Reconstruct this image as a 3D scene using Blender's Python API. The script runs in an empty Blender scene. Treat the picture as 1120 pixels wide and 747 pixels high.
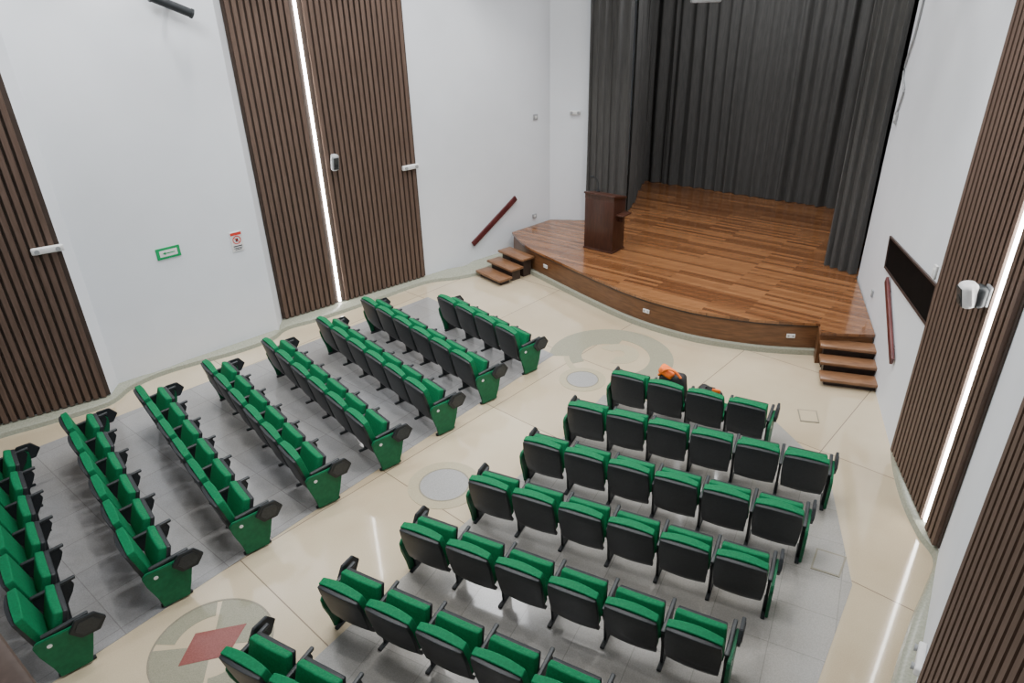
import bpy, bmesh, math, random
from mathutils import Vector, Matrix
random.seed(4)
H=6.0; FPX=747.0; TH=math.radians(27.3); CT=math.cos(TH); ST=math.sin(TH); RL=0.0276
PI=math.pi
col=bpy.context.scene.collection
CAM=Vector((0,0,H))
def ray(px,py):
    u=px-560; v=py-373.5; uu=u-RL*v; vv=v+RL*u
    return Vector((uu, FPX*CT-vv*ST, -(vv*CT+FPX*ST)))
def P(px,py,z=0.0):
    r=ray(px,py); k=(H-z)/(-r.z); return Vector((r.x*k,r.y*k,z))
def hit(px,py,A,B):
    d=B-A; n=Vector((d.y,-d.x,0)); r=ray(px,py)
    t=n.dot(Vector((A.x,A.y,0)))/n.dot(r); return CAM+r*t
def V(x,y,z=0.0): return Vector((x*H,y*H,z))
# ---------------------------------------------------------------- materials
def newmat(name):
    m=bpy.data.materials.new(name); m.use_nodes=True; nt=m.node_tree
    return m,nt,nt.nodes['Principled BSDF']
def N(nt,t,**k):
    n=nt.nodes.new(t)
    for a,b in k.items(): setattr(n,a,b)
    return n
def mixrgb(nt,f,a,b,mode='MIX'):
    n=N(nt,'ShaderNodeMix',data_type='RGBA',blend_type=mode)
    for s,v in ((0,f),(6,a),(7,b)):
        if hasattr(v,'is_linked') or hasattr(v,'links'): nt.links.new(v,n.inputs[s])
        else: n.inputs[s].default_value=v if s==0 else (*v,1)
    return n.outputs[2]
def coord(nt,rot=0,scale=(1,1,1)):
    tc=N(nt,'ShaderNodeTexCoord'); mp=N(nt,'ShaderNodeMapping')
    mp.inputs['Rotation'].default_value=(0,0,rot); mp.inputs['Scale'].default_value=scale
    nt.links.new(tc.outputs['Object'],mp.inputs['Vector']); return mp.outputs[0]
def noisy(name,c1,c2,rough=.6,scale=20,stretch=(1,1,1),bump=0.0,metal=0,detail=4,spec=.5):
    m,nt,b=newmat(name); v=coord(nt,0,stretch)
    n=N(nt,'ShaderNodeTexNoise'); n.inputs['Scale'].default_value=scale; n.inputs['Detail'].default_value=detail
    nt.links.new(v,n.inputs['Vector'])
    r=N(nt,'ShaderNodeValToRGB'); r.color_ramp.elements[0].position=.35; r.color_ramp.elements[1].position=.65
    r.color_ramp.elements[0].color=(*c1,1); r.color_ramp.elements[1].color=(*c2,1)
    nt.links.new(n.outputs['Fac'],r.inputs[0]); nt.links.new(r.outputs[0],b.inputs['Base Color'])
    b.inputs['Roughness'].default_value=rough; b.inputs['Metallic'].default_value=metal
    b.inputs['Specular IOR Level'].default_value=spec
    if bump:
        bp=N(nt,'ShaderNodeBump'); bp.inputs['Strength'].default_value=bump; bp.inputs['Distance'].default_value=.01
        nt.links.new(n.outputs['Fac'],bp.inputs['Height']); nt.links.new(bp.outputs[0],b.inputs['Normal'])
    return m
def tiles(name,c1,c2,line,rot,w,h,mortar,rough,offset=0.0,grain=None,gscale=30,gst=(1,1,1),patch=0,coat=0):
    m,nt,b=newmat(name); v=coord(nt,rot)
    br=N(nt,'ShaderNodeTexBrick'); br.offset=offset; br.squash=1
    br.inputs['Scale'].default_value=1; br.inputs['Brick Width'].default_value=w; br.inputs['Row Height'].default_value=h
    br.inputs['Mortar Size'].default_value=mortar; br.inputs['Mortar Smooth'].default_value=.1
    br.inputs['Color1'].default_value=(*c1,1); br.inputs['Color2'].default_value=(*c2,1); br.inputs['Mortar'].default_value=(*line,1)
    nt.links.new(v,br.inputs['Vector'])
    def layer(prev,sc,g,st,tint=(1,1,1)):
        v2=coord(nt,rot,st); n=N(nt,'ShaderNodeTexNoise'); n.inputs['Scale'].default_value=sc; n.inputs['Detail'].default_value=5
        nt.links.new(v2,n.inputs['Vector'])
        r=N(nt,'ShaderNodeValToRGB'); r.color_ramp.elements[0].position=.32; r.color_ramp.elements[1].position=.68
        r.color_ramp.elements[0].color=((1-g)*tint[0],(1-g)*tint[1],(1-g)*tint[2],1); r.color_ramp.elements[1].color=(1,1,1,1)
        nt.links.new(n.outputs['Fac'],r.inputs[0]); return mixrgb(nt,1.0,prev,r.outputs[0],'MULTIPLY')
    c=layer(br.outputs['Color'],gscale,grain or .12,gst)
    if patch: c=layer(c,.55,patch,(1,1,1),(1,.96,.89))
    nt.links.new(c,b.inputs['Base Color']); b.inputs['Roughness'].default_value=rough
    if coat: b.inputs['Coat Weight'].default_value=coat; b.inputs['Coat Roughness'].default_value=.04
    return m
def emis(name,c,s):
    m,nt,b=newmat(name); b.inputs['Base Color'].default_value=(*c,1)
    b.inputs['Emission Color'].default_value=(*c,1); b.inputs['Emission Strength'].default_value=s; return m
M={}
M['wall']=noisy('white_wall_paint',(.745,.775,.82),(.765,.795,.84),.6,2)
M['ceiling']=noisy('ceiling_paint',(.5,.5,.5),(.55,.55,.55),.8,3)
M['cream']=tiles('cream_terrazzo',(.555,.465,.325),(.665,.57,.415),(.25,.20,.15),math.radians(-47),2.2,2.2,.007,.12,0,.12,90,(1,1,1),.18,.8)
M['greytile']=tiles('grey_terrazzo_tile',(.28,.285,.295),(.33,.335,.345),(.215,.215,.22),math.radians(40),.6,.6,.005,.2,0,.2,80,patch=.10,coat=.3)
M['greytile2']=tiles('grey_terrazzo_tile_right',(.36,.355,.34),(.40,.395,.38),(.285,.28,.27),math.radians(28),.6,.6,.005,.2,0,.2,80,patch=.10,coat=.3)
M['curb']=noisy('grey_green_curb',(.26,.27,.21),(.33,.34,.27),.25,40)
M['greeninlay']=noisy('green_terrazzo',(.235,.23,.165),(.305,.295,.22),.12,90)
M['greyinlay']=noisy('grey_inlay',(.28,.28,.275),(.35,.35,.345),.15,90)
M['darkinlay']=noisy('dark_inlay_border',(.22,.20,.15),(.27,.25,.195),.2,90)
M['taninlay']=noisy('tan_inlay',(.37,.325,.22),(.43,.385,.27),.12,90)
M['redinlay']=noisy('red_inlay',(.20,.065,.058),(.26,.092,.080),.15,90)
M['plank']=tiles('stage_planks',(.130,.050,.019),(.300,.135,.055),(.05,.02,.009),math.radians(39),1.9,.10,.0012,.16,.37,.34,6,(.6,9,1),coat=.35)
M['fascia']=noisy('fascia_wood',(.10,.043,.018),(.16,.072,.031),.32,3,(1.2,1.2,9))
M['stepwood']=noisy('step_wood',(.14,.066,.031),(.21,.108,.055),.3,6,(1,5,1))
M['darkwood']=noisy('lectern_wood',(.036,.013,.008),(.062,.023,.014),.3,6,(5,5,.7))
M['slat']=noisy('slat_wood',(.100,.064,.048),(.130,.085,.065),.6,6,(6,6,.5),spec=.3)
M['slatback']=noisy('slat_backing',(.044,.029,.022),(.056,.038,.029),.8,6)
M['rail']=noisy('maroon_wood',(.07,.012,.014),(.11,.022,.022),.4,8)
M['curtain']=noisy('grey_curtain',(.054,.054,.052),(.072,.071,.068),.85,30,(1,1,.1))
M['green']=noisy('green_fabric',(.0,.122,.044),(.002,.160,.060),.75,50,bump=.08,spec=.25)
M['greenpanel']=noisy('green_panel',(.0,.10,.040),(.002,.13,.052),.5,20,spec=.3)
M['black']=noisy('black_plastic',(.016,.019,.022),(.022,.026,.029),.5,40,spec=.35)
M['blackpad']=noisy('armrest_plastic',(.022,.026,.029),(.033,.038,.041),.45,40,spec=.4)
M['white']=noisy('white_plastic',(.7,.7,.7),(.76,.76,.76),.4,20)
M['grey']=noisy('grey_plastic',(.28,.29,.3),(.34,.35,.36),.4,20)
M['dark']=noisy('dark_glass',(.003,.003,.003),(.006,.005,.005),.7,5,spec=.05)
M['frame']=noisy('dark_brown_frame',(.03,.018,.014),(.045,.026,.02),.5,8)
M['signgreen']=noisy('sign_green',(.0,.30,.09),(.0,.34,.11),.4,8)
M['signred']=noisy('sign_red',(.6,.03,.02),(.65,.05,.03),.4,8)
M['orange']=noisy('orange_fabric',(.95,.16,.015),(1,.22,.03),.6,20)
M['bag']=noisy('bag_black',(.012,.012,.013),(.025,.025,.026),.7,30)
M['led']=emis('led_white',(1,.98,.95),28)
# ---------------------------------------------------------------- mesh helpers
def build(bm,name,mat,parent=None,smooth=False,recalc=True):
    if recalc: bmesh.ops.recalc_face_normals(bm,faces=bm.faces)
    me=bpy.data.meshes.new(name); bm.to_mesh(me); bm.free(); me.materials.append(M[mat])
    if smooth:
        for p in me.polygons: p.use_smooth=True
        try: me.set_sharp_from_angle(angle=math.radians(40))
        except Exception: pass
    o=bpy.data.objects.new(name,me); col.objects.link(o)
    if parent: o.parent=parent
    return o
def box(bm,c,s,mtx=None):
    g=bmesh.ops.create_cube(bm,size=1)['verts']
    for v in g:
        v.co=Vector((v.co.x*s[0]+c[0],v.co.y*s[1]+c[1],v.co.z*s[2]+c[2]))
        if mtx: v.co=mtx@v.co
    return g
def prism(bm,pts,z0,z1):
    lo=[bm.verts.new((p[0],p[1],z0)) for p in pts]; hi=[bm.verts.new((p[0],p[1],z1)) for p in pts]
    n=len(pts)
    for i in range(n): bm.faces.new((lo[i],lo[(i+1)%n],hi[(i+1)%n],hi[i]))
    bm.faces.new(hi); bm.faces.new(lo[::-1])
def ribbon(bm,a,b,z0,z1):
    rows=[[bm.verts.new((p.x,p.y,z0)),bm.verts.new((p.x,p.y,z1)),bm.verts.new((q.x,q.y,z1)),bm.verts.new((q.x,q.y,z0))] for p,q in zip(a,b)]
    for i in range(len(rows)-1):
        for j in range(4): bm.faces.new((rows[i][j],rows[i+1][j],rows[i+1][(j+1)%4],rows[i][(j+1)%4]))
    bm.faces.new(rows[0]); bm.faces.new(rows[-1][::-1])
def prism_x(bm,prof,x0,x1):
    a=[bm.verts.new((x0,y,z)) for y,z in prof]; b=[bm.verts.new((x1,y,z)) for y,z in prof]; n=len(prof)
    for i in range(n): bm.faces.new((a[i],a[(i+1)%n],b[(i+1)%n],b[i]))
    bm.faces.new(a[::-1]); bm.faces.new(b)
def rbox(s,r,cuts=3,seg=3,fn=None,mtx=None):
    bm=bmesh.new(); bmesh.ops.create_cube(bm,size=1)
    if cuts: bmesh.ops.subdivide_edges(bm,edges=bm.edges[:],cuts=cuts,use_grid_fill=True)
    for v in bm.verts: v.co=Vector((v.co.x*s[0],v.co.y*s[1],v.co.z*s[2]))
    e=[x for x in bm.edges if len(x.link_faces)==2 and x.calc_face_angle(0)>.5]
    bmesh.ops.bevel(bm,geom=e,offset=r,segments=seg,affect='EDGES',profile=.5,clamp_overlap=True)
    for v in bm.verts:
        if fn: v.co=fn(v.co)
        if mtx: v.co=mtx@v.co
    return bm
def cyl(bm,c,r,h,axis='Z',seg=20,r2=None):
    g=bmesh.ops.create_cone(bm,cap_ends=True,segments=seg,radius1=r,radius2=r if r2 is None else r2,depth=h)['verts']
    R={'Z':Matrix(),'X':Matrix.Rotation(PI/2,4,'Y'),'Y':Matrix.Rotation(PI/2,4,'X')}[axis]
    for v in g: v.co=R@v.co+Vector(c)
def tube(bm,pts,r,seg=8):
    prev=None; n=len(pts)
    for i,p in enumerate(pts):
        d=(pts[min(i+1,n-1)]-pts[max(i-1,0)]).normalized()
        a=d.cross(Vector((0,0,1)))
        if a.length<.05: a=d.cross(Vector((1,0,0)))
        a.normalize(); b=d.cross(a)
        ring=[bm.verts.new(p+a*math.cos(2*PI*k/seg)*r+b*math.sin(2*PI*k/seg)*r) for k in range(seg)]
        if prev:
            for k in range(seg): bm.faces.new((prev[k],prev[(k+1)%seg],ring[(k+1)%seg],ring[k]))
        else: bm.faces.new(ring)
        prev=ring
    bm.faces.new(prev[::-1])
def catmull(p,n=8):
    out=[]
    for i in range(len(p)-1):
        a=p[max(i-1,0)]; b=p[i]; c=p[i+1]; d=p[min(i+2,len(p)-1)]
        for k in range(n):
            t=k/n
            out.append(.5*((2*b)+(c-a)*t+(2*a-5*b+4*c-d)*t*t+(3*b-a-3*c+d)*t**3))
    out.append(p[-1]); return out
def offset(pts,d):
    out=[]
    for i,p in enumerate(pts):
        t=(pts[min(i+1,len(pts)-1)]-pts[max(i-1,0)]); t.z=0; t.normalize()
        out.append(Vector((p.x-t.y*d,p.y+t.x*d,p.z)))
    return out
def tag(o,label,cat,group=None):
    o['label']=label; o['category']=cat
    if group: o['group']=group
    return o
def struct(o): o['kind']='structure'; return o
def thing(name,label,cat,loc=(0,0,0),rz=0,group=None):
    o=bpy.data.objects.new(name,None); col.objects.link(o); o.location=loc; o.rotation_euler=(0,0,rz)
    o.empty_display_size=.2
    return tag(o,label,cat,group)
ROOMC=V(-.1,1.5)
def wnorm(A,B):
    d=(B-A); d.z=0; d.normalize(); n=Vector((d.y,-d.x,0))
    if n.dot(ROOMC-A)<0: n=-n
    return n
def wrot(A,B):
    n=wnorm(A,B); return math.atan2(n.y,n.x)-PI/2
# ---------------------------------------------------------------- room plan
TOP=8.1; SZ=.61
W=[P(0,465,.1),P(122,432,.1),P(130,420,.1),P(305,360,.1),P(309,350,.1),P(465,302,.1)]
for w in W: w.z=0
dA=(W[1]-W[0]).normalized()
Wback=W[0]-dA*5.2
C=V(.18,2.90); L1=V(.333,2.872)
Q0=P(938,303,SZ); Q2=P(978,492,.1); Q3=P(1027,602,.1); Q4=P(992,800,.1)
for q in (Q0,Q2,Q3,Q4): q.z=0
dR=Vector((-.43,-.90,0)).normalized()
Q5=Q4+dR*3.2; Q6=Q5+dR*2.4
Sl=V(.60,3.68); Sr=V(1.80,2.78)
def wallmesh(name,pts,th=.15,z0=0,z1=TOP):
    bm=bmesh.new()
    outs=offset(pts,th)
    if (outs[0]-ROOMC).length<(pts[0]-ROOMC).length: outs=offset(pts,-th)
    prism(bm,[(p.x,p.y) for p in pts]+[(p.x,p.y) for p in outs[::-1]],z0,z1)
    return struct(build(bm,name,'wall'))
wallmesh('wall_left',[Wback]+W+[C])
wallmesh('wall_proscenium',[C+Vector((.001,0,0)),L1,L1+V(.02,.06)])
wallmesh('wall_right',[Q0,Q2,Q3,Q4,Q5,Q6])
wallmesh('wall_back',[Q6+Vector((0,-.0,0)),Wback])
wallmesh('wall_stage',[L1+V(.02,.06),Sl,Sr,Q0+V(.03,.03)])
bm=bmesh.new()
fl=[Wback+V(-.05,.05)]+[w+V(-.02,.02) for w in W]+[C+V(-.02,.05),Sl+V(-.05,.05),Sr+V(.1,0),Q2+V(.1,0),Q3+V(.1,0),Q4+V(.08,0),Q6+V(.05,-.08),Wback+V(-.1,-.1)]
prism(bm,[(p.x,p.y) for p in fl],-.1,0)
floor=struct(build(bm,'floor','cream'))
bm=bmesh.new(); prism(bm,[(p.x,p.y) for p in fl],TOP,TOP+.1); struct(build(bm,'ceiling','ceiling'))
def inlay(name,pts,mat,h):
    bm=bmesh.new(); prism(bm,[(p.x,p.y) for p in pts],0,h); return build(bm,name,mat,floor)
inlay('grey_tile_field',[P(468,325),P(606,388),P(330,568),P(-24,800),P(-143,560)],'greytile',.004)
rz=[P(*q) for q in ((660,432),(845,458),(906,516),(932,640),(893,750),(870,820),(600,900),(235,835),(350,715),(440,632),(620,475))]
inlay('grey_tile_field',rz,'greytile2',.004)
def disc(c,r,n=48,a0=0,a1=2*PI): return [Vector((c.x+r*math.cos(a0+(a1-a0)*k/n),c.y+r*math.sin(a0+(a1-a0)*k/n),0)) for k in range(n)]
def ringmesh(name,c,r0,r1,mat,h,a0=0,a1=360,n=60):
    a0=math.radians(a0); a1=math.radians(a1)
    bm=bmesh.new(); A=[]; B=[]
    for k in range(n+1):
        a=a0+(a1-a0)*k/n; A.append(Vector((c.x+r1*math.cos(a),c.y+r1*math.sin(a),0))); B.append(Vector((c.x+r0*math.cos(a),c.y+r0*math.sin(a),0)))
    ribbon(bm,A,B,0,h); return build(bm,name,mat,floor)
c1=P(668,390)
ringmesh('curved_band_inlay',c1,.70,1.12,'greeninlay',.003,-65,175)
ringmesh('curved_band_inlay',c1+Vector((-.05,.02,0)),.48,.705,'greeninlay',.0028,60,200)
ringmesh('curved_band_inlay',c1+Vector((.15,.10,0)),.12,.38,'taninlay',.0035,-120,140)
ringmesh('curved_band_inlay',c1+Vector((.05,-.02,0)),.80,.90,'taninlay',.0025,175,215)
for c,r1,r2 in ((P(637,415),.40,.27),(P(486,530),.50,.34)):
    inlay('tan_ring_inlay',disc(c,r1),'taninlay',.005); inlay('grey_disc_inlay',disc(c,r2),'greyinlay',.007)
    ringmesh('inlay_border',c,r2-.01,r2+.01,'darkinlay',.008)
c3=P(232,706)
ringmesh('inlay_border',c3,.60,.62,'darkinlay',.005)
for a0 in (5,185): ringmesh('green_segment_inlay',c3,.18,.60,'greeninlay',.003,a0,a0+95)
for a0 in (105,285): ringmesh('green_segment_inlay',c3,.40,.60,'greeninlay',.003,a0,a0+72)
inlay('red_diamond_inlay',[P(195,729),P(214,693),P(270,682),P(249,717)],'redinlay',.006)
for k,q in enumerate((((893,600),(926,610),(918,632),(886,622)),((872,448),(893,450),(896,463),(875,461)))):
    pts=[P(*a) for a in q]; bm=bmesh.new(); prism(bm,[(p.x,p.y) for p in pts],.0045,.012)
    fb=build(bm,'floor_hatch','darkinlay'); cc=sum(pts,Vector())/4
    tag(fb,['square metal floor hatch in the grey tiles beside the right block','small square floor hatch on the cream floor below the stage steps'][k],'floor hatch')
    bm=bmesh.new(); pi=[cc+(p-cc)*.88 for p in pts]; prism(bm,[(p.x,p.y) for p in pi],.012,.0135)
    build(bm,'cover_plate',['greytile2','cream'][k],fb)
# curbs
def curb(name,px,inward):
    pts=catmull([P(*q) for q in px],6); o2=offset(pts,inward*.09); o3=offset(pts,inward*.5)
    bm=bmesh.new(); rows=[]
    for a,b,c in zip(pts,o2,o3):
        rows.append([bm.verts.new((a.x,a.y,0)),bm.verts.new((a.x+(b.x-a.x)*.25,a.y+(b.y-a.y)*.25,.07)),bm.verts.new((b.x,b.y,.11)),bm.verts.new((c.x,c.y,.11)),bm.verts.new((c.x,c.y,0))])
    for i in range(len(rows)-1):
        for j in range(4): bm.faces.new((rows[i][j],rows[i+1][j],rows[i+1][j+1],rows[i][j+1]))
    return struct(build(bm,name,'curb',None,True))
curb('baseboard_left',((-220,550),(-60,500),(0,480),(60,463),(120,444),(145,426),(175,412),(210,401),(260,387),(298,373),(315,361),(350,351),(400,334),(465,311),(500,306),(528,299),(552,282),(572,272)),1)
curb('baseboard_right',((950,400),(966,428),(975,455),(974,500),(984,545),(1002,585),(1020,612),(1012,640),(998,672),(984,712),(972,752),(955,800),(960,880)),1)
# ---------------------------------------------------------------- slat panels
def slat_panel(label,A,B,z0,z1,strip=None,pitch=.114,slw=.072,dep=.046):
    n=wnorm(A,B); L=(B-A).length; t=thing('slat_panel',label,'wall panel',A+n*.002,wrot(A,B))
    sgn=1 if (Matrix.Rotation(wrot(A,B),3,'Z')@Vector((1,0,0))).dot(B-A)>0 else -1
    bm=bmesh.new(); box(bm,(sgn*L/2,.012,(z0+z1)/2),(L,.02,z1-z0)); build(bm,'backing_board','slatback',t)
    bm=bmesh.new(); k=int(L/pitch); off=(L-k*pitch)/2
    for i in range(k):
        s=off+pitch*(i+.5)
        if strip and abs(s-strip*L)<.07: continue
        box(bm,(sgn*s,.022+dep/2,(z0+z1)/2),(slw,dep,z1-z0))
    build(bm,'slats','slat',t)
    if strip:
        bm=bmesh.new(); box(bm,(sgn*strip*L,.035,(z0+z1)/2),(.05,.02,z1-z0-.02)); build(bm,'light_strip','led',t)
    return t
def frac(px,py,A,B):
    p=hit(px,py,A,B); d=(B-A); return (p-A).dot(d.normalized())/d.length
slat_panel('brown vertical slat panel at the far left edge behind the left seats',W[0]-dA*1.6,W[1],.13,TOP-.05)
slat_panel('brown slat panel with glowing strip between the white walls on the left',W[4],W[5],.13,TOP-.05,frac(362,270,W[4],W[5]))
slat_panel('brown slat panel with glowing strip on the right wall near the steps',Q2,Q3,.13,TOP-.05,frac(1043,485,Q2,Q3))
slat_panel('brown slat panel nearest the camera on the right wall',Q4,Q5,.13,TOP-.05)
# ---------------------------------------------------------------- stage
stage=thing('stage','raised wooden plank stage with curved front','stage',P(760,345,0))
def localize(o,t):
    o.matrix_parent_inverse=Matrix.Translation(-Vector(t.location)); return o
front=catmull([P(*q,SZ) for q in ((560,254),(574,268),(600,281),(650,304),(700,324),(760,340),(830,350),(897,354))],8)
corner=P(898,364,SZ); cend=P(957,366,SZ)
deck=front+[corner,cend,Q0+V(-.006,0),Sr+V(-.02,-.01),Sl+V(0.01,-.02),L1+V(.03,.06),L1+V(0,-.005),C+V(.003,-.01)]
bm=bmesh.new(); prism(bm,[(p.x,p.y) for p in deck],SZ-.05,SZ); localize(build(bm,'deck','plank',stage),stage)
def fas(name,d0,d1,z0,z1,mat):
    bm=bmesh.new(); ribbon(bm,offset(front,d0),offset(front,d1),z0,z1); localize(build(bm,name,mat,stage),stage)
fas('fascia',.035,.14,.08,SZ-.05,'fascia'); fas('edge_trim',.018,.06,SZ-.085,SZ-.05,'frame'); fas('stage_curb',-.06,.15,0,.10,'curb')
bm=bmesh.new(); e0=front[-1]
pp=[e0+Vector((0,.05,0)),corner+Vector((.0,.03,0)),cend+Vector((0,.03,0)),cend+Vector((.1,.45,0)),e0+Vector((.02,.45,0))]
prism(bm,[(p.x,p.y) for p in pp],0,SZ-.05); localize(build(bm,'end_return','fascia',stage),stage)
def steps(label,pcs,ang,w,dep):
    t=thing('stage_steps',label,'steps',(pcs[0].x,pcs[0].y,0),ang-PI/2)
    inv=Matrix.Rotation(-(ang-PI/2),4,'Z')@Matrix.Translation((-pcs[0].x,-pcs[0].y,0))
    for i,p in enumerate(pcs):
        z=.153*(i+1); q=inv@Vector((p.x,p.y,0))
        bmm=rbox((w,dep,.055),.012,0,2,None,Matrix.Translation((q.x,q.y,z-.0275))); build(bmm,'tread','stepwood',t,True)
        bm=bmesh.new(); box(bm,(q.x,q.y+.02,(z-.055)/2),(w-.14,dep-.14,z-.055)); build(bm,'riser_block','frame',t)
    return t
def steppts(p0,p3,n=3): return [p0+(p3-p0)*k/3 for k in range(n)]
rp0=P(930,413,.153); rp3=P(929,360,.61)
steps('short wooden steps at the right end of the stage',steppts(rp0.xy.to_3d(),rp3.xy.to_3d()),math.atan2(rp3.y-rp0.y,rp3.x-rp0.x),.94,.32)
lp0=P(540,299,.153); lp3=P(576,266,.61)
steps('short wooden steps at the left end of the stage',steppts(lp0.xy.to_3d(),lp3.xy.to_3d()),math.radians(38),.92,.38)
fo=offset(front,.022)
for (px,py) in ((596,297),(707,346),(872,375)):
    best=min(range(1,len(front)-1),key=lambda i:abs(front[i].x-P(px,py,.30).x))
    p=fo[best]; d=front[best+1]-front[best-1]
    o=rbox((.15,.02,.08),.008,0,2); ob=build(o,'outlet_plate','white'); ob.location=(p.x,p.y,.33); ob.rotation_euler=(0,0,math.atan2(d.y,d.x))
    tag(ob,{596:'white outlet plate on the stage front near the left steps',707:'white outlet plate in the middle of the curved stage front',872:'white outlet plate on the stage front near the right steps'}[px],'outlet')
    for s in (-.04,.04):
        bm=bmesh.new(); cyl(bm,(s,-.0105,0),.018,.004,'Y',12); build(bm,'socket','grey',ob)
# ---------------------------------------------------------------- curtains
def curtain(label,path,z0,z1,lam=.20,amp=.05,seed=1):
    rnd=random.Random(seed); pts=[]
    for i in range(len(path)-1):
        d=path[i+1]-path[i]; n=max(2,int(d.length/.02))
        for k in range(n): pts.append(path[i]+d*k/n)
    pts.append(path[-1]); N_=len(pts); bm=bmesh.new(); ph=0; cols=[]; lm=lam; a_=1; b_=0
    for i,p in enumerate(pts):
        t=pts[min(i+4,N_-1)]-pts[max(i-4,0)]; t.normalize(); nn=Vector((t.y,-t.x,0))
        ph+=2*PI*.02/lm
        if ph>2*PI: ph-=2*PI; lm=lam*rnd.uniform(.55,1.7); a_=rnd.uniform(.5,1.4)
        c=[]
        for j in range(9):
            f=j/8; a=amp*a_*(1-.30*f); x=math.sin(ph+.35*math.sin(f*4+i*.05))
            q=p+nn*(x*a+.025*math.sin(i*.045+f*1.5))+t*(.025*math.sin(ph*.5+f*3+i*.02)); c.append(bm.verts.new((q.x,q.y,z0+(z1-z0)*f)))
        cols.append(c)
    for i in range(N_-1):
        for j in range(8): bm.faces.new((cols[i][j],cols[i+1][j],cols[i+1][j+1],cols[i][j+1]))
    o=build(bm,'stage_curtain','curtain',None,True,False)
    return tag(o,label,'curtain')
curtain('dark grey pleated curtain across the back of the stage',[V(.70,3.52),V(1.60,2.80)],SZ+.01,TOP-.1,.27,.07,2)
curtain('dark grey side curtain running back along the left of the stage',[V(.525,2.97),V(.60,3.18),V(.69,3.47)],SZ+.01,TOP-.1,.22,.05,3)
curtain('dark grey wing curtain at the left front beside the lectern',[V(.324,2.845),V(.42,2.870),V(.49,2.895),V(.515,2.945)],SZ+.01,TOP-.1,.19,.045,4)
curtain('dark grey wing curtain at the right front edge of the stage',[V(1.116,2.268),V(1.150,2.215),V(1.181,2.168)],SZ+.01,TOP-.1,.15,.045,5)
curtain('dark grey side curtain hidden behind the right wing curtain',[V(1.19,2.25),V(1.56,2.78)],SZ+.01,TOP-.1,.2,.05,6)
# ---------------------------------------------------------------- lectern
lp=P(660,271,SZ); LR=math.radians(50-90)
lec=thing('lectern','dark brown wooden lectern standing on the left of the stage','lectern',(lp.x,lp.y,SZ),LR)
build(rbox((.76,.50,1.18),.010,0,2,None,Matrix.Translation((0,0,.60))),'body','darkwood',lec,True)
build(rbox((.79,.53,.04),.008,0,2,None,Matrix.Translation((0,0,.02))),'plinth','darkwood',lec,True)
build(rbox((.80,.56,.045),.010,0,2,None,Matrix.Translation((0,0,1.25))@Matrix.Rotation(math.radians(-12),4,'X')),'reading_top','darkwood',lec,True)
bm=bmesh.new(); prism_x(bm,[(-.25,1.18),(.25,1.18),(.25,1.2),(-.25,1.30)][::-1],-.38,.38); build(bm,'top_cheek','darkwood',lec)
build(rbox((.20,.36,.035),.008,0,2,None,Matrix.Translation((.485,.0,.88))),'side_shelf','darkwood',lec,True)
bm=bmesh.new(); prism_x(bm,[(-.02,.70),(.02,.70),(.02,.865),(-.02,.865)],.38,.48); build(bm,'shelf_bracket','darkwood',lec)
mic=thing('gooseneck_microphone','thin black gooseneck microphone on top of the lectern','microphone',(lp.x,lp.y,SZ),LR)
bm=bmesh.new(); tube(bm,[Vector((-.30,.16,1.25)),Vector((-.30,.16,1.42)),Vector((-.33,.14,1.52)),Vector((-.40,.10,1.57))],.012); build(bm,'neck','black',mic,True)
bm=bmesh.new(); cyl(bm,(-.42,.09,1.575),.026,.07,'X',12); build(bm,'microphone_head','black',mic,True)
bm=bmesh.new(); cyl(bm,(-.30,.16,1.250),.05,.03,'Z',16); build(bm,'base','black',mic,True)
# ---------------------------------------------------------------- chairs
PT=.575; SC=.91
tilt=math.radians(12)
MB_=Matrix.Translation((0,-.21,.660))@Matrix.Rotation(tilt,4,'X')
def fback(v):
    w=1-.05*max(0,-v.z/.26)-.05*max(0,(v.z-.20)/.09)**2; y=v.y+(.018*(1-(v.x/.26)**2) if v.y>0 else 0)
    z=v.z+(-.030*(v.x/.26)**2 if v.z>0 else 0); return Vector((v.x*w,y,z))
protoM={}
def mesh_of(bm,name,mat,smooth=True):
    for v in bm.verts: v.co.z*=SC
    o=build(bm,name,mat,None,smooth); me=o.data; bpy.data.objects.remove(o); protoM[name]=me; return me
mesh_of(rbox((.526,.078,.58),.037,6,5,fback,MB_),'backrest','green')
mesh_of(rbox((.524,.045,.69),.021,4,3,lambda v:Vector((v.x*(1-.07*max(0,-v.z/.31)-.05*max(0,(v.z-.25)/.09)**2),v.y-.018*(1-(v.x/.25)**2)+.05*max(0,(-v.z-.17)/.17)**2,v.z-.030*(v.x/.26)**2*(v.z>0))),MB_@Matrix.Translation((0,-.050,-.077))),'back_shell','black')
def seatmat(a): return Matrix.Translation((0,-.075,.40))@Matrix.Rotation(a,4,'X')
def fseat(v): return Vector((v.x*(1-.05*(v.y/.2)),v.y,v.z+(.012*(1-(v.x/.23)**2) if v.z>0 else 0)))
for nm,a in (('seat',math.radians(74)),('seat_open',0)):
    mesh_of(rbox((.50,.38,.085),.036,3,4,fseat,seatmat(a)@Matrix.Translation((0,.20,.0))),nm,'green')
    mesh_of(rbox((.49,.37,.055),.018,2,3,fseat,seatmat(a)@Matrix.Translation((0,.20,-.062))),nm+'_pan','black')
def armx(s):
    return rbox((.042,.42,.040),.013,2,3,lambda v:Vector((v.x,v.y,v.z+.02*(v.y/.2))),Matrix.Translation((s*PT/2,.04,.63)))
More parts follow.
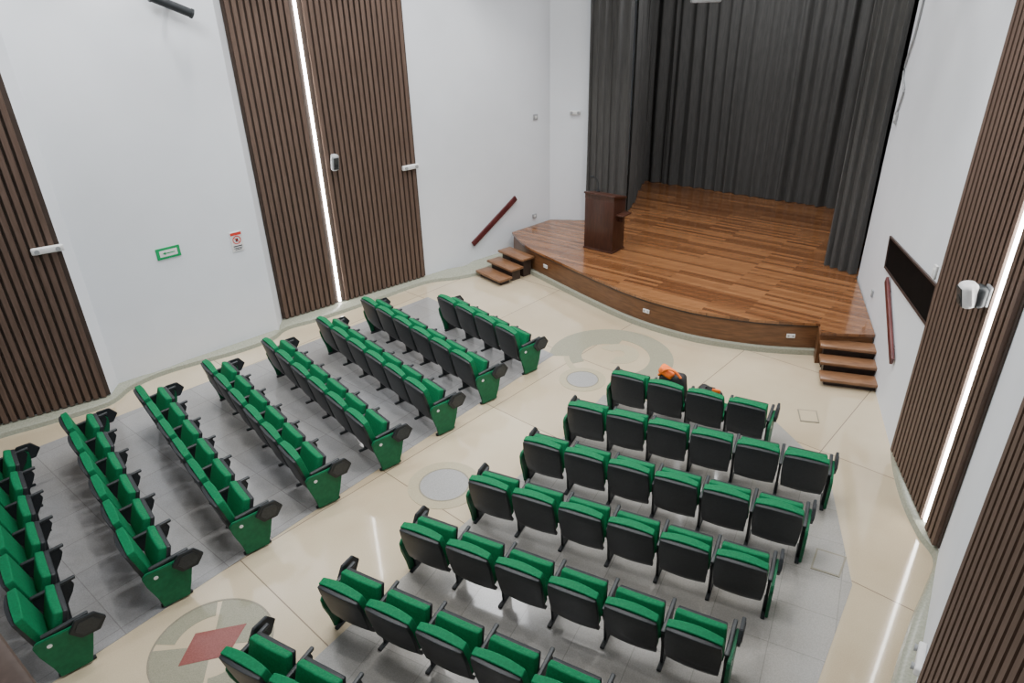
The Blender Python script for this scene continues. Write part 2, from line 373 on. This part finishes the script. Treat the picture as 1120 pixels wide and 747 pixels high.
def standx(s,end):
    bm=bmesh.new(); x=s*PT/2
    box(bm,(x,0,.015),(.045,.34,.03))
    prism_x(bm,[(-.08,.03),(.08,.03),(.10,.34),(.18,.46),(.22,.56),(.20,.63),(-.15,.61),(-.17,.52),(-.10,.36)],x-.015,x+.015)
    bmesh.ops.bevel(bm,geom=bm.edges[:],offset=.006,segments=2,affect='EDGES'); return bm
def panelx(s):
    bm=bmesh.new(); x=s*(PT/2+.035)
    prism_x(bm,[(-.15,.02),(.13,.02),(.18,.2),(.235,.42),(.24,.55),(.20,.60),(-.22,.60),(-.26,.55),(-.24,.42),(-.17,.2)],x-.017,x+.017)
    bmesh.ops.bevel(bm,geom=bm.edges[:],offset=.008,segments=2,affect='EDGES'); return bm
def hexx(s,r,x0,x1):
    bm=bmesh.new(); cy,cz=.21,.555
    prof=[(cy+r*1.12*math.cos(math.radians(a)),cz+r*math.sin(math.radians(a))) for a in (0,60,120,180,240,300)]
    prism_x(bm,prof,s*(PT/2+x0),s*(PT/2+x1)); bmesh.ops.bevel(bm,geom=bm.edges[:],offset=.007,segments=2,affect='EDGES'); return bm
for s,n in ((1,'r'),(-1,'l')):
    mesh_of(armx(s),'arm_'+n,'blackpad'); mesh_of(standx(s,False),'stand_'+n,'black')
    mesh_of(panelx(s),'panel_'+n,'greenpanel'); mesh_of(hexx(s,.15,.05,.085),'hex_'+n,'black'); mesh_of(hexx(s,.105,.085,.090),'hexc_'+n,'blackpad')
    bm=bmesh.new(); cyl(bm,(s*(PT/2+.054),-.13,.50),.024,.004,'X',14); mesh_of(bm,'num_'+n,'white')
def part(name,key,parent):
    o=bpy.data.objects.new(name,protoM[key]); col.objects.link(o); o.parent=parent; return o
ORD=['first','second','third','fourth','fifth','sixth']
ROWN=['front','second','third','fourth','fifth','sixth','seventh','eighth']
def chair(c,fac,label,group,le,re,open_=False):
    t=thing('auditorium_chair',label,'chair',(c.x,c.y,.004),math.atan2(fac.y,fac.x)-PI/2,group)
    part('backrest','backrest',t); part('back_shell','back_shell',t)
    st=part('seat','seat_open' if open_ else 'seat',t); part('seat_pan','seat_open_pan' if open_ else 'seat_pan',st)
    for n in ['r']+(['l'] if le else []):
        part('armrest','arm_'+n,t); part('leg_stand','stand_'+n,t)
    for n,f in (('r',re),('l',le)):
        if f:
            ep=part('end_panel','panel_'+n,t); part('number_plate','num_'+n,ep)
            tb=part('tablet_box','hex_'+n,t); part('box_cover','hexc_'+n,tb)
    return t
a_=math.radians(129.6); dL=Vector((math.cos(a_),math.sin(a_),0)); fL=Vector((dL.y,-dL.x,0))
ends=[(582,408),(537,440),(490,474),(430,512),(362,553),(285,603),(197,660),(88,735)]
nL=[4,6,6,6,6,6,6,6]; pL=[.585,.587,.59,.593,.599,.608,.622,.622]
for r,(e,n) in enumerate(zip(ends,nL)):
    E=P(*e)
    for k in range(n):
        c=E+dL*(.06+pL[r]*(k+.5))
        chair(c,fL,'green flip-up chair, %s from the aisle, %s row from stage, left block'%(ORD[k],ROWN[r]),'auditorium chairs in the left block',k==n-1,k==0)
tops=[((688,408),(817,438),4,.578),((645,443),(878,495),6,.573),((597,482),(848,549),6,.577),((536,525),(810,607),6,.58),((463,579),(756,686),6,.59)]
ZT=.88; bagseat={}
def rowR(r,a,b,n):
    d=(b-a)/(n-1); dd=d.normalized(); f=Vector((-dd.y,dd.x,0))
    if f.y<0: f=-f
    for k in range(n):
        c=a+d*k+f*.27; c.z=0
        chair(c,f,'green flip-up chair, %s from the aisle, %s row from stage, right block'%(ORD[k],ROWN[r]),'auditorium chairs in the right block',k==0,k==n-1 and r<6,(r==0 and k in (1,2)))
        if r==0: bagseat[k]=(c,f)
for r,(a,b,n,p_) in enumerate(tops):
    A_=P(*a,ZT); B_=P(*b,ZT)
    dd=(B_-A_).normalized(); mid=(A_+B_)/2; rowR(r,mid-dd*p_*(n-1)/2,mid+dd*p_*(n-1)/2,n)
ddE=Vector((math.cos(math.radians(-29)),math.sin(math.radians(-29)),0))
a=P(371,641,ZT); rowR(5,a,a+ddE*.589*5,6)
a=P(264,719,ZT); rowR(6,a,a+ddE*.589*2,3)
SEATZ=.445*SC+.006
bc,bf=bagseat[1]
bag=thing('backpack','black backpack with orange cover lying on a seat in the front right row','bag',(bc.x+bf.x*.10,bc.y+bf.y*.10,SEATZ),math.atan2(bf.y,bf.x)-PI/2)
build(rbox((.42,.24,.42),.07,3,4,lambda v:Vector((v.x*(1-.12*v.z/.2),v.y*(1-.15*v.z/.2),v.z)),Matrix.Translation((.0,0,.21))),'body','bag',bag,True)
build(rbox((.24,.17,.13),.055,2,4,lambda v:Vector((v.x,v.y*(1+.6*v.x),v.z)),Matrix.Translation((-.09,-.03,.44))@Matrix.Rotation(.45,4,'Y')),'orange_cover','orange',bag,True)
bm=bmesh.new(); tube(bm,catmull([Vector((-.2,-.08,.38)),Vector((-.08,-.11,.52)),Vector((.04,-.11,.52)),Vector((.14,-.10,.42))],4),.020); build(bm,'orange_strap','orange',bag,True)
bc,bf=bagseat[2]
bag=thing('shoulder_bag','soft black bag lying on the seat right of the backpack','bag',(bc.x+bf.x*.10,bc.y+bf.y*.10,SEATZ),math.atan2(bf.y,bf.x)-PI/2)
build(rbox((.40,.26,.27),.08,3,4,lambda v:Vector((v.x*(1-.2*v.z/.13),v.y*(1-.2*v.z/.13),v.z-.03*math.sin(v.x*14))),Matrix.Translation((-.02,0,.16))),'body','bag',bag,True)
bm=bmesh.new(); tube(bm,[Vector((-.12,0,.25)),Vector((-.06,-.03,.34)),Vector((.05,-.03,.34)),Vector((.12,0,.24))],.013); build(bm,'handle','bag',bag,True)
build(rbox((.12,.03,.06),.01,0,2,None,Matrix.Translation((.08,-.04,.31))),'orange_tag','orange',bag,True)
# ---------------------------------------------------------------- wall fittings
def on_wall(name,label,cat,px,py,A,B,off=.0,group=None,pt=None):
    p=pt if pt else hit(px,py,A,B); n=wnorm(A,B); return thing(name,label,cat,p+n*off,wrot(A,B),group)
def emlight(label,px,py,A,B,off,w=.42,pt=None):
    t=on_wall('emergency_light',label,'emergency light',px,py,A,B,off,None,pt)
    build(rbox((w,.07,.10),.02,0,3,None,Matrix.Translation((0,.036,0))),'housing','white',t,True)
    for s in (-1,1):
        bm=bmesh.new(); cyl(bm,(s*w*.32,.085,-.0),.035,.03,'Y',16,.03); build(bm,'lamp','grey',t,True)
    return t
emlight('white emergency light on the far left slat panel',52,271,W[0],W[1],.07)
emlight('white emergency light at the right edge of the middle slat panel',446,182,W[4],W[5],.07,.40)
emlight('small white emergency light beside the stage opening at the left',629,123,C,L1,.0,.26)
base=Q3.lerp(Q4,.80)
bz=min((k*.02 for k in range(10,150)),key=lambda z:abs(373.5+FPX*((H-z)*CT-base.y*ST)/(base.y*CT+(H-z)*ST)-(724+.0276*426)))
emlight('white emergency light low on the nearest white wall strip at right',0,0,Q3,Q4,.0,.36,Vector((base.x,base.y,bz)))
def plate(label,px,py,A,B,w=.13,h=.13,mat='grey',off=0):
    t=on_wall('wall_plate',label,'wall plate',px,py,A,B,off)
    build(rbox((w,.035,h),.01,0,2,None,Matrix.Translation((0,.018,0))),'cover',mat,t,True)
    bm=bmesh.new(); box(bm,(0,.038,0),(w*.45,.008,h*.45)); build(bm,'switch','white',t)
plate('grey wall box high on the white wall left of the stage',585,128,W[5],C)
plate('grey wall plate low above the left stage steps',584,236,W[5],C,.13,.11)
plate('small grey wall plate beside the right handrail',955,321,Q0,Q2,.09,.13)
plate('small white plate right of the dark window on the right wall',1031,298,Q2,Q3,.10,.18,'white',.07)
plate('grey junction box at the cable end beside the right curtain',981,129,Q0,Q2,.18,.20)
cp=[hit(px,py,Q0,Q2)+wnorm(Q0,Q2)*.02 for px,py in ((1014,-10),(1008,15),(1001,42),(993,66),(989,84),(990,98),(986,112),(982,124))]
bm=bmesh.new(); tube(bm,catmull(cp,5),.018); tag(build(bm,'wall_cable','grey',None,True),'grey cable running down the right wall to its junction box','cable')
t=on_wall('exit_sign','green bordered white exit sign with an arrow on left wall','sign',184,276,W[2],W[3],0)
bm=bmesh.new(); box(bm,(0,.012,0),(.39,.02,.19)); build(bm,'green_border','signgreen',t)
bm=bmesh.new(); box(bm,(0,.024,0),(.29,.004,.11)); build(bm,'white_panel','white',t)
bm=bmesh.new(); prism(bm,[(-.10,-.008),(.05,-.008),(.05,-.028),(.10,0),(.05,.028),(.05,.008),(-.10,.008)],0,.004)
for v in bm.verts: v.co=Vector((v.co.x,.026+v.co.z,v.co.y))
build(bm,'arrow','signgreen',t)
t=on_wall('prohibition_sign','white notice with red header and red circle on left wall','sign',259,264,W[2],W[3],0)
bm=bmesh.new(); box(bm,(0,.008,0),(.22,.014,.36)); build(bm,'sheet','white',t)
bm=bmesh.new(); box(bm,(0,.017,.145),(.20,.004,.05)); build(bm,'header','signred',t)
bm=bmesh.new()
for k in range(24):
    a0=2*PI*k/24; a1=2*PI*(k+1)/24
    vs=[bm.verts.new((r*math.cos(a),.018,.03+r*math.sin(a))) for a,r in ((a0,.060),(a1,.060),(a1,.078),(a0,.078))]; bm.faces.new(vs)
box(bm,(0,.018,.0),(.012,.002,.13),Matrix.Translation((0,0,.03))@Matrix.Rotation(PI/4,4,'Y'))
build(bm,'red_circle','signred',t)
bm=bmesh.new(); box(bm,(0,.0165,.03),(.05,.003,.06)); box(bm,(0,.0165,-.085),(.16,.003,.02)); box(bm,(0,.0165,-.12),(.16,.003,.012)); box(bm,(0,.0165,-.145),(.12,.003,.012)); build(bm,'pictogram','bag',t)
def speaker(label,px,py,A,B,mat,sz,out=.2):
    t=on_wall('wall_speaker',label,'speaker',px,py,A,B,.07)
    build(rbox((.05,out,.05),.01,0,2,None,Matrix.Translation((0,out/2,0))),'bracket','grey',t,True)
    rot=Matrix.Translation((0,out,0))@Matrix.Rotation(math.radians(-14),4,'X'); w,d,h=sz
    build(rbox((w,d,h),min(w,d)*.35,1,4,lambda v:Vector((v.x*(1-.25*(v.y<0)),v.y,v.z)),rot),'cabinet',mat,t,True)
    g=build(rbox((w*.66,.012,h*.72),.004,0,1,None,rot@Matrix.Translation((0,d/2,0))),'grille','blackpad',t)
    bm=bmesh.new(); cyl(bm,(0,d/2+.006,-h*.12),w*.25,.012,'Y',20)
    for v in bm.verts: v.co=rot@v.co
    build(bm,'driver','black',g,True)
    return t
speaker('grey speaker mounted on the light strip of the left middle panel',361,176,W[4],W[5],'grey',(.16,.15,.33),.12)
sp2=speaker('rounded white speaker with dark housing on the slats of the right wall',1090,324,Q2,Q3,'white',(.20,.17,.28),.19)
bm=rbox((.17,.12,.24),.05,1,4,None,Matrix.Translation((0,.09,-.01))); build(bm,'rear_housing','blackpad',sp2,True)
build(rbox((.12,.03,.22),.008,0,2,None,Matrix.Translation((0,.015,0))),'mounting_plate','grey',sp2,True)
pb=hit(182,6,W[2],W[3]); t=thing('projector_mount','black cylindrical fixture on an arm at the top of left wall','fixture',pb,wrot(W[2],W[3]))
rt=Matrix.Translation((0,.22,0))@Matrix.Rotation(math.radians(-24),4,'Y')
def tb(c,r,h,nm,mt):
    bm=bmesh.new(); cyl(bm,c,r,h,'X',18)
    for v in bm.verts: v.co=rt@v.co
    build(bm,nm,mt,t,True)
tb((0,0,0),.065,.58,'body','black')
for s in (-1,1): tb((s*.30,0,0),.074,.03,'end_cap','blackpad')
bm=bmesh.new(); box(bm,(0,.10,.0),(.06,.20,.05)); build(bm,'arm','black',t)
# window on right wall
nR=wnorm(Q0,Q2); dQ=(Q2-Q0).normalized(); pts=[hit(px,py,Q0,Q2) for px,py in ((975,259),(1026,313),(1015,356),(969,292))]
cw=sum(pts,Vector())/4; wd=bpy.data.objects.new('window_1',None); col.objects.link(wd); wd.location=cw; wd.rotation_euler=(0,0,wrot(Q0,Q2)); struct(wd)
inv=Matrix.Rotation(-wrot(Q0,Q2),4,'Z')@Matrix.Translation(-cw)
lp_=[inv@p for p in pts]
bm=bmesh.new(); prism(bm,[(p.x,p.z) for p in lp_],0,.012)
for v in bm.verts: v.co=Vector((v.co.x,v.co.z,v.co.y))
build(bm,'pane','dark',wd)
bm=bmesh.new()
for i in range(4):
    a=lp_[i]; b=lp_[(i+1)%4]; d=b-a; L=d.length; d.normalize(); mt=Matrix((d,Vector((0,1,0)),d.cross(Vector((0,1,0))))).transposed().to_4x4(); mt.translation=(a+b)/2
    box(bm,(0,.015,0),(L+.03,.03,.03),mt)
build(bm,'window_frame','frame',wd)
def handrail(label,a,b,A,B,w=.14):
    pa=hit(*a,A,B); pb=hit(*b,A,B); n=wnorm(A,B); t=thing('handrail',label,'handrail',(pa+pb)/2,0)
    d=pb-pa; L=d.length; d.normalize(); upv=n.cross(d); mt=Matrix((d,n,upv)).transposed().to_4x4()
    build(rbox((L,.045,w),.006,0,2,None,mt@Matrix.Translation((0,.045,0))),'rail','rail',t,True)
    for s in (-.35,.35):
        bm=bmesh.new(); box(bm,(s*L,.012,0),(.04,.024,.05),mt); build(bm,'bracket','frame',t)
handrail('maroon wooden handrail on the wall above the left steps',(516,267),(563,216),W[5],C,.13)
handrail('maroon wooden handrail on the wall above the right steps',(973,306),(979,396),Q0,Q2,.13)
r=ray(772,-1); sp=CAM+r*(15.5/r.y)
t=thing('stage_spotlight','small pale spotlight hanging above the middle of the stage','spotlight',(sp.x,sp.y,sp.z))
build(rbox((.6,.2,.14),.03,0,2),'housing','grey',t,True)
bm=bmesh.new(); cyl(bm,(0,0,(TOP-sp.z)/2),.02,TOP-sp.z,'Z',8); build(bm,'drop_rod','grey',t)
# balcony rail by the camera
a=P(0,690,5.0); b=P(42,747,5.0); d=(b-a).normalized(); a0=a-d*1.6; b0=b+d*.75
nrm=Vector((d.y,-d.x,0)); 
if nrm.dot(Vector((0,0,0))-a)<0: nrm=-nrm
t=thing('balcony_rail','dark brown wooden balcony rail at the bottom left corner','railing',(a0.x,a0.y,4.0),math.atan2(d.y,d.x))
L=(b0-a0).length; sgn=1 if (Matrix.Rotation(math.atan2(d.y,d.x),3,'Z')@Vector((0,1,0))).dot(nrm)>0 else -1
build(rbox((L,.10,.06),.015,0,2,None,Matrix.Translation((L/2,sgn*.05,.97))),'top_rail','slat',t,True)
bm=bmesh.new(); box(bm,(L/2,sgn*.05,.47),(L,.04,.94)); build(bm,'parapet','slat',t)
bm=bmesh.new(); pp=[a0,b0,b0+nrm*.9,a0+nrm*.9]; prism(bm,[(p.x,p.y) for p in pp],3.85,4.0); struct(build(bm,'trim_1','ceiling'))
# ---------------------------------------------------------------- lights
def area(loc,size,e,c=(.97,.98,1),rot=(0,0,0)):
    l=bpy.data.lights.new('area','AREA'); l.size=size; l.energy=e; l.color=c; o=bpy.data.objects.new('area_lamp',l); o.location=loc; o.rotation_euler=rot; col.objects.link(o)
def spot(loc,e,ang=75,c=(1,.98,.95),r=.12):
    l=bpy.data.lights.new('spot','SPOT'); l.energy=e; l.spot_size=math.radians(ang); l.spot_blend=.7; l.shadow_soft_size=r; l.color=c
    o=bpy.data.objects.new('spot_lamp',l); o.location=loc; col.objects.link(o)
for x,y in ((-.75,1.5),(-.1,2.1),(.35,1.3),(-.35,.75),(-.2,1.4)):
    area(V(x,y,TOP-.15),1.6,160)
area(V(.9,2.75,TOP-.2),2.0,250)
dl=(W[5]-W[0]).normalized(); nl=wnorm(W[0],W[5])
for k in range(7):
    p=W[0]+dl*(k*1.55)+nl*.75; spot((p.x,p.y,TOP-.1),290,65)
for k in range(4):
    p=Q0+dQ*(k*1.9+.4)+nR*.75; spot((p.x,p.y,TOP-.1),290,65)
for x,y in ((0,1.2),(.2,1.7),(-.5,1.2),(-.3,1.8),(.5,1.9),(.1,2.4),(.5,1.2),(.9,2.5),(-.2,.8),(.55,2.3)):
    spot(V(x,y,TOP-.1),400,90)
w=bpy.data.worlds.new('world'); w.use_nodes=True; w.node_tree.nodes['Background'].inputs[0].default_value=(.9,.95,1,1); w.node_tree.nodes['Background'].inputs[1].default_value=.3
bpy.context.scene.world=w
# ---------------------------------------------------------------- camera
cd=bpy.data.cameras.new('camera'); cd.sensor_width=36; cd.lens=FPX/1120*36; cam=bpy.data.objects.new('camera',cd); col.objects.link(cam)
right=Vector((1,0,0)); up=Vector((0,ST,CT)); fwd=Vector((0,CT,-ST))
R_=(right-up*RL).normalized(); U_=(up+right*RL).normalized()
m=Matrix((R_,U_,-fwd)).transposed().to_4x4(); m.translation=CAM; cam.matrix_world=m; cd.clip_start=.05
bpy.context.scene.camera=cam
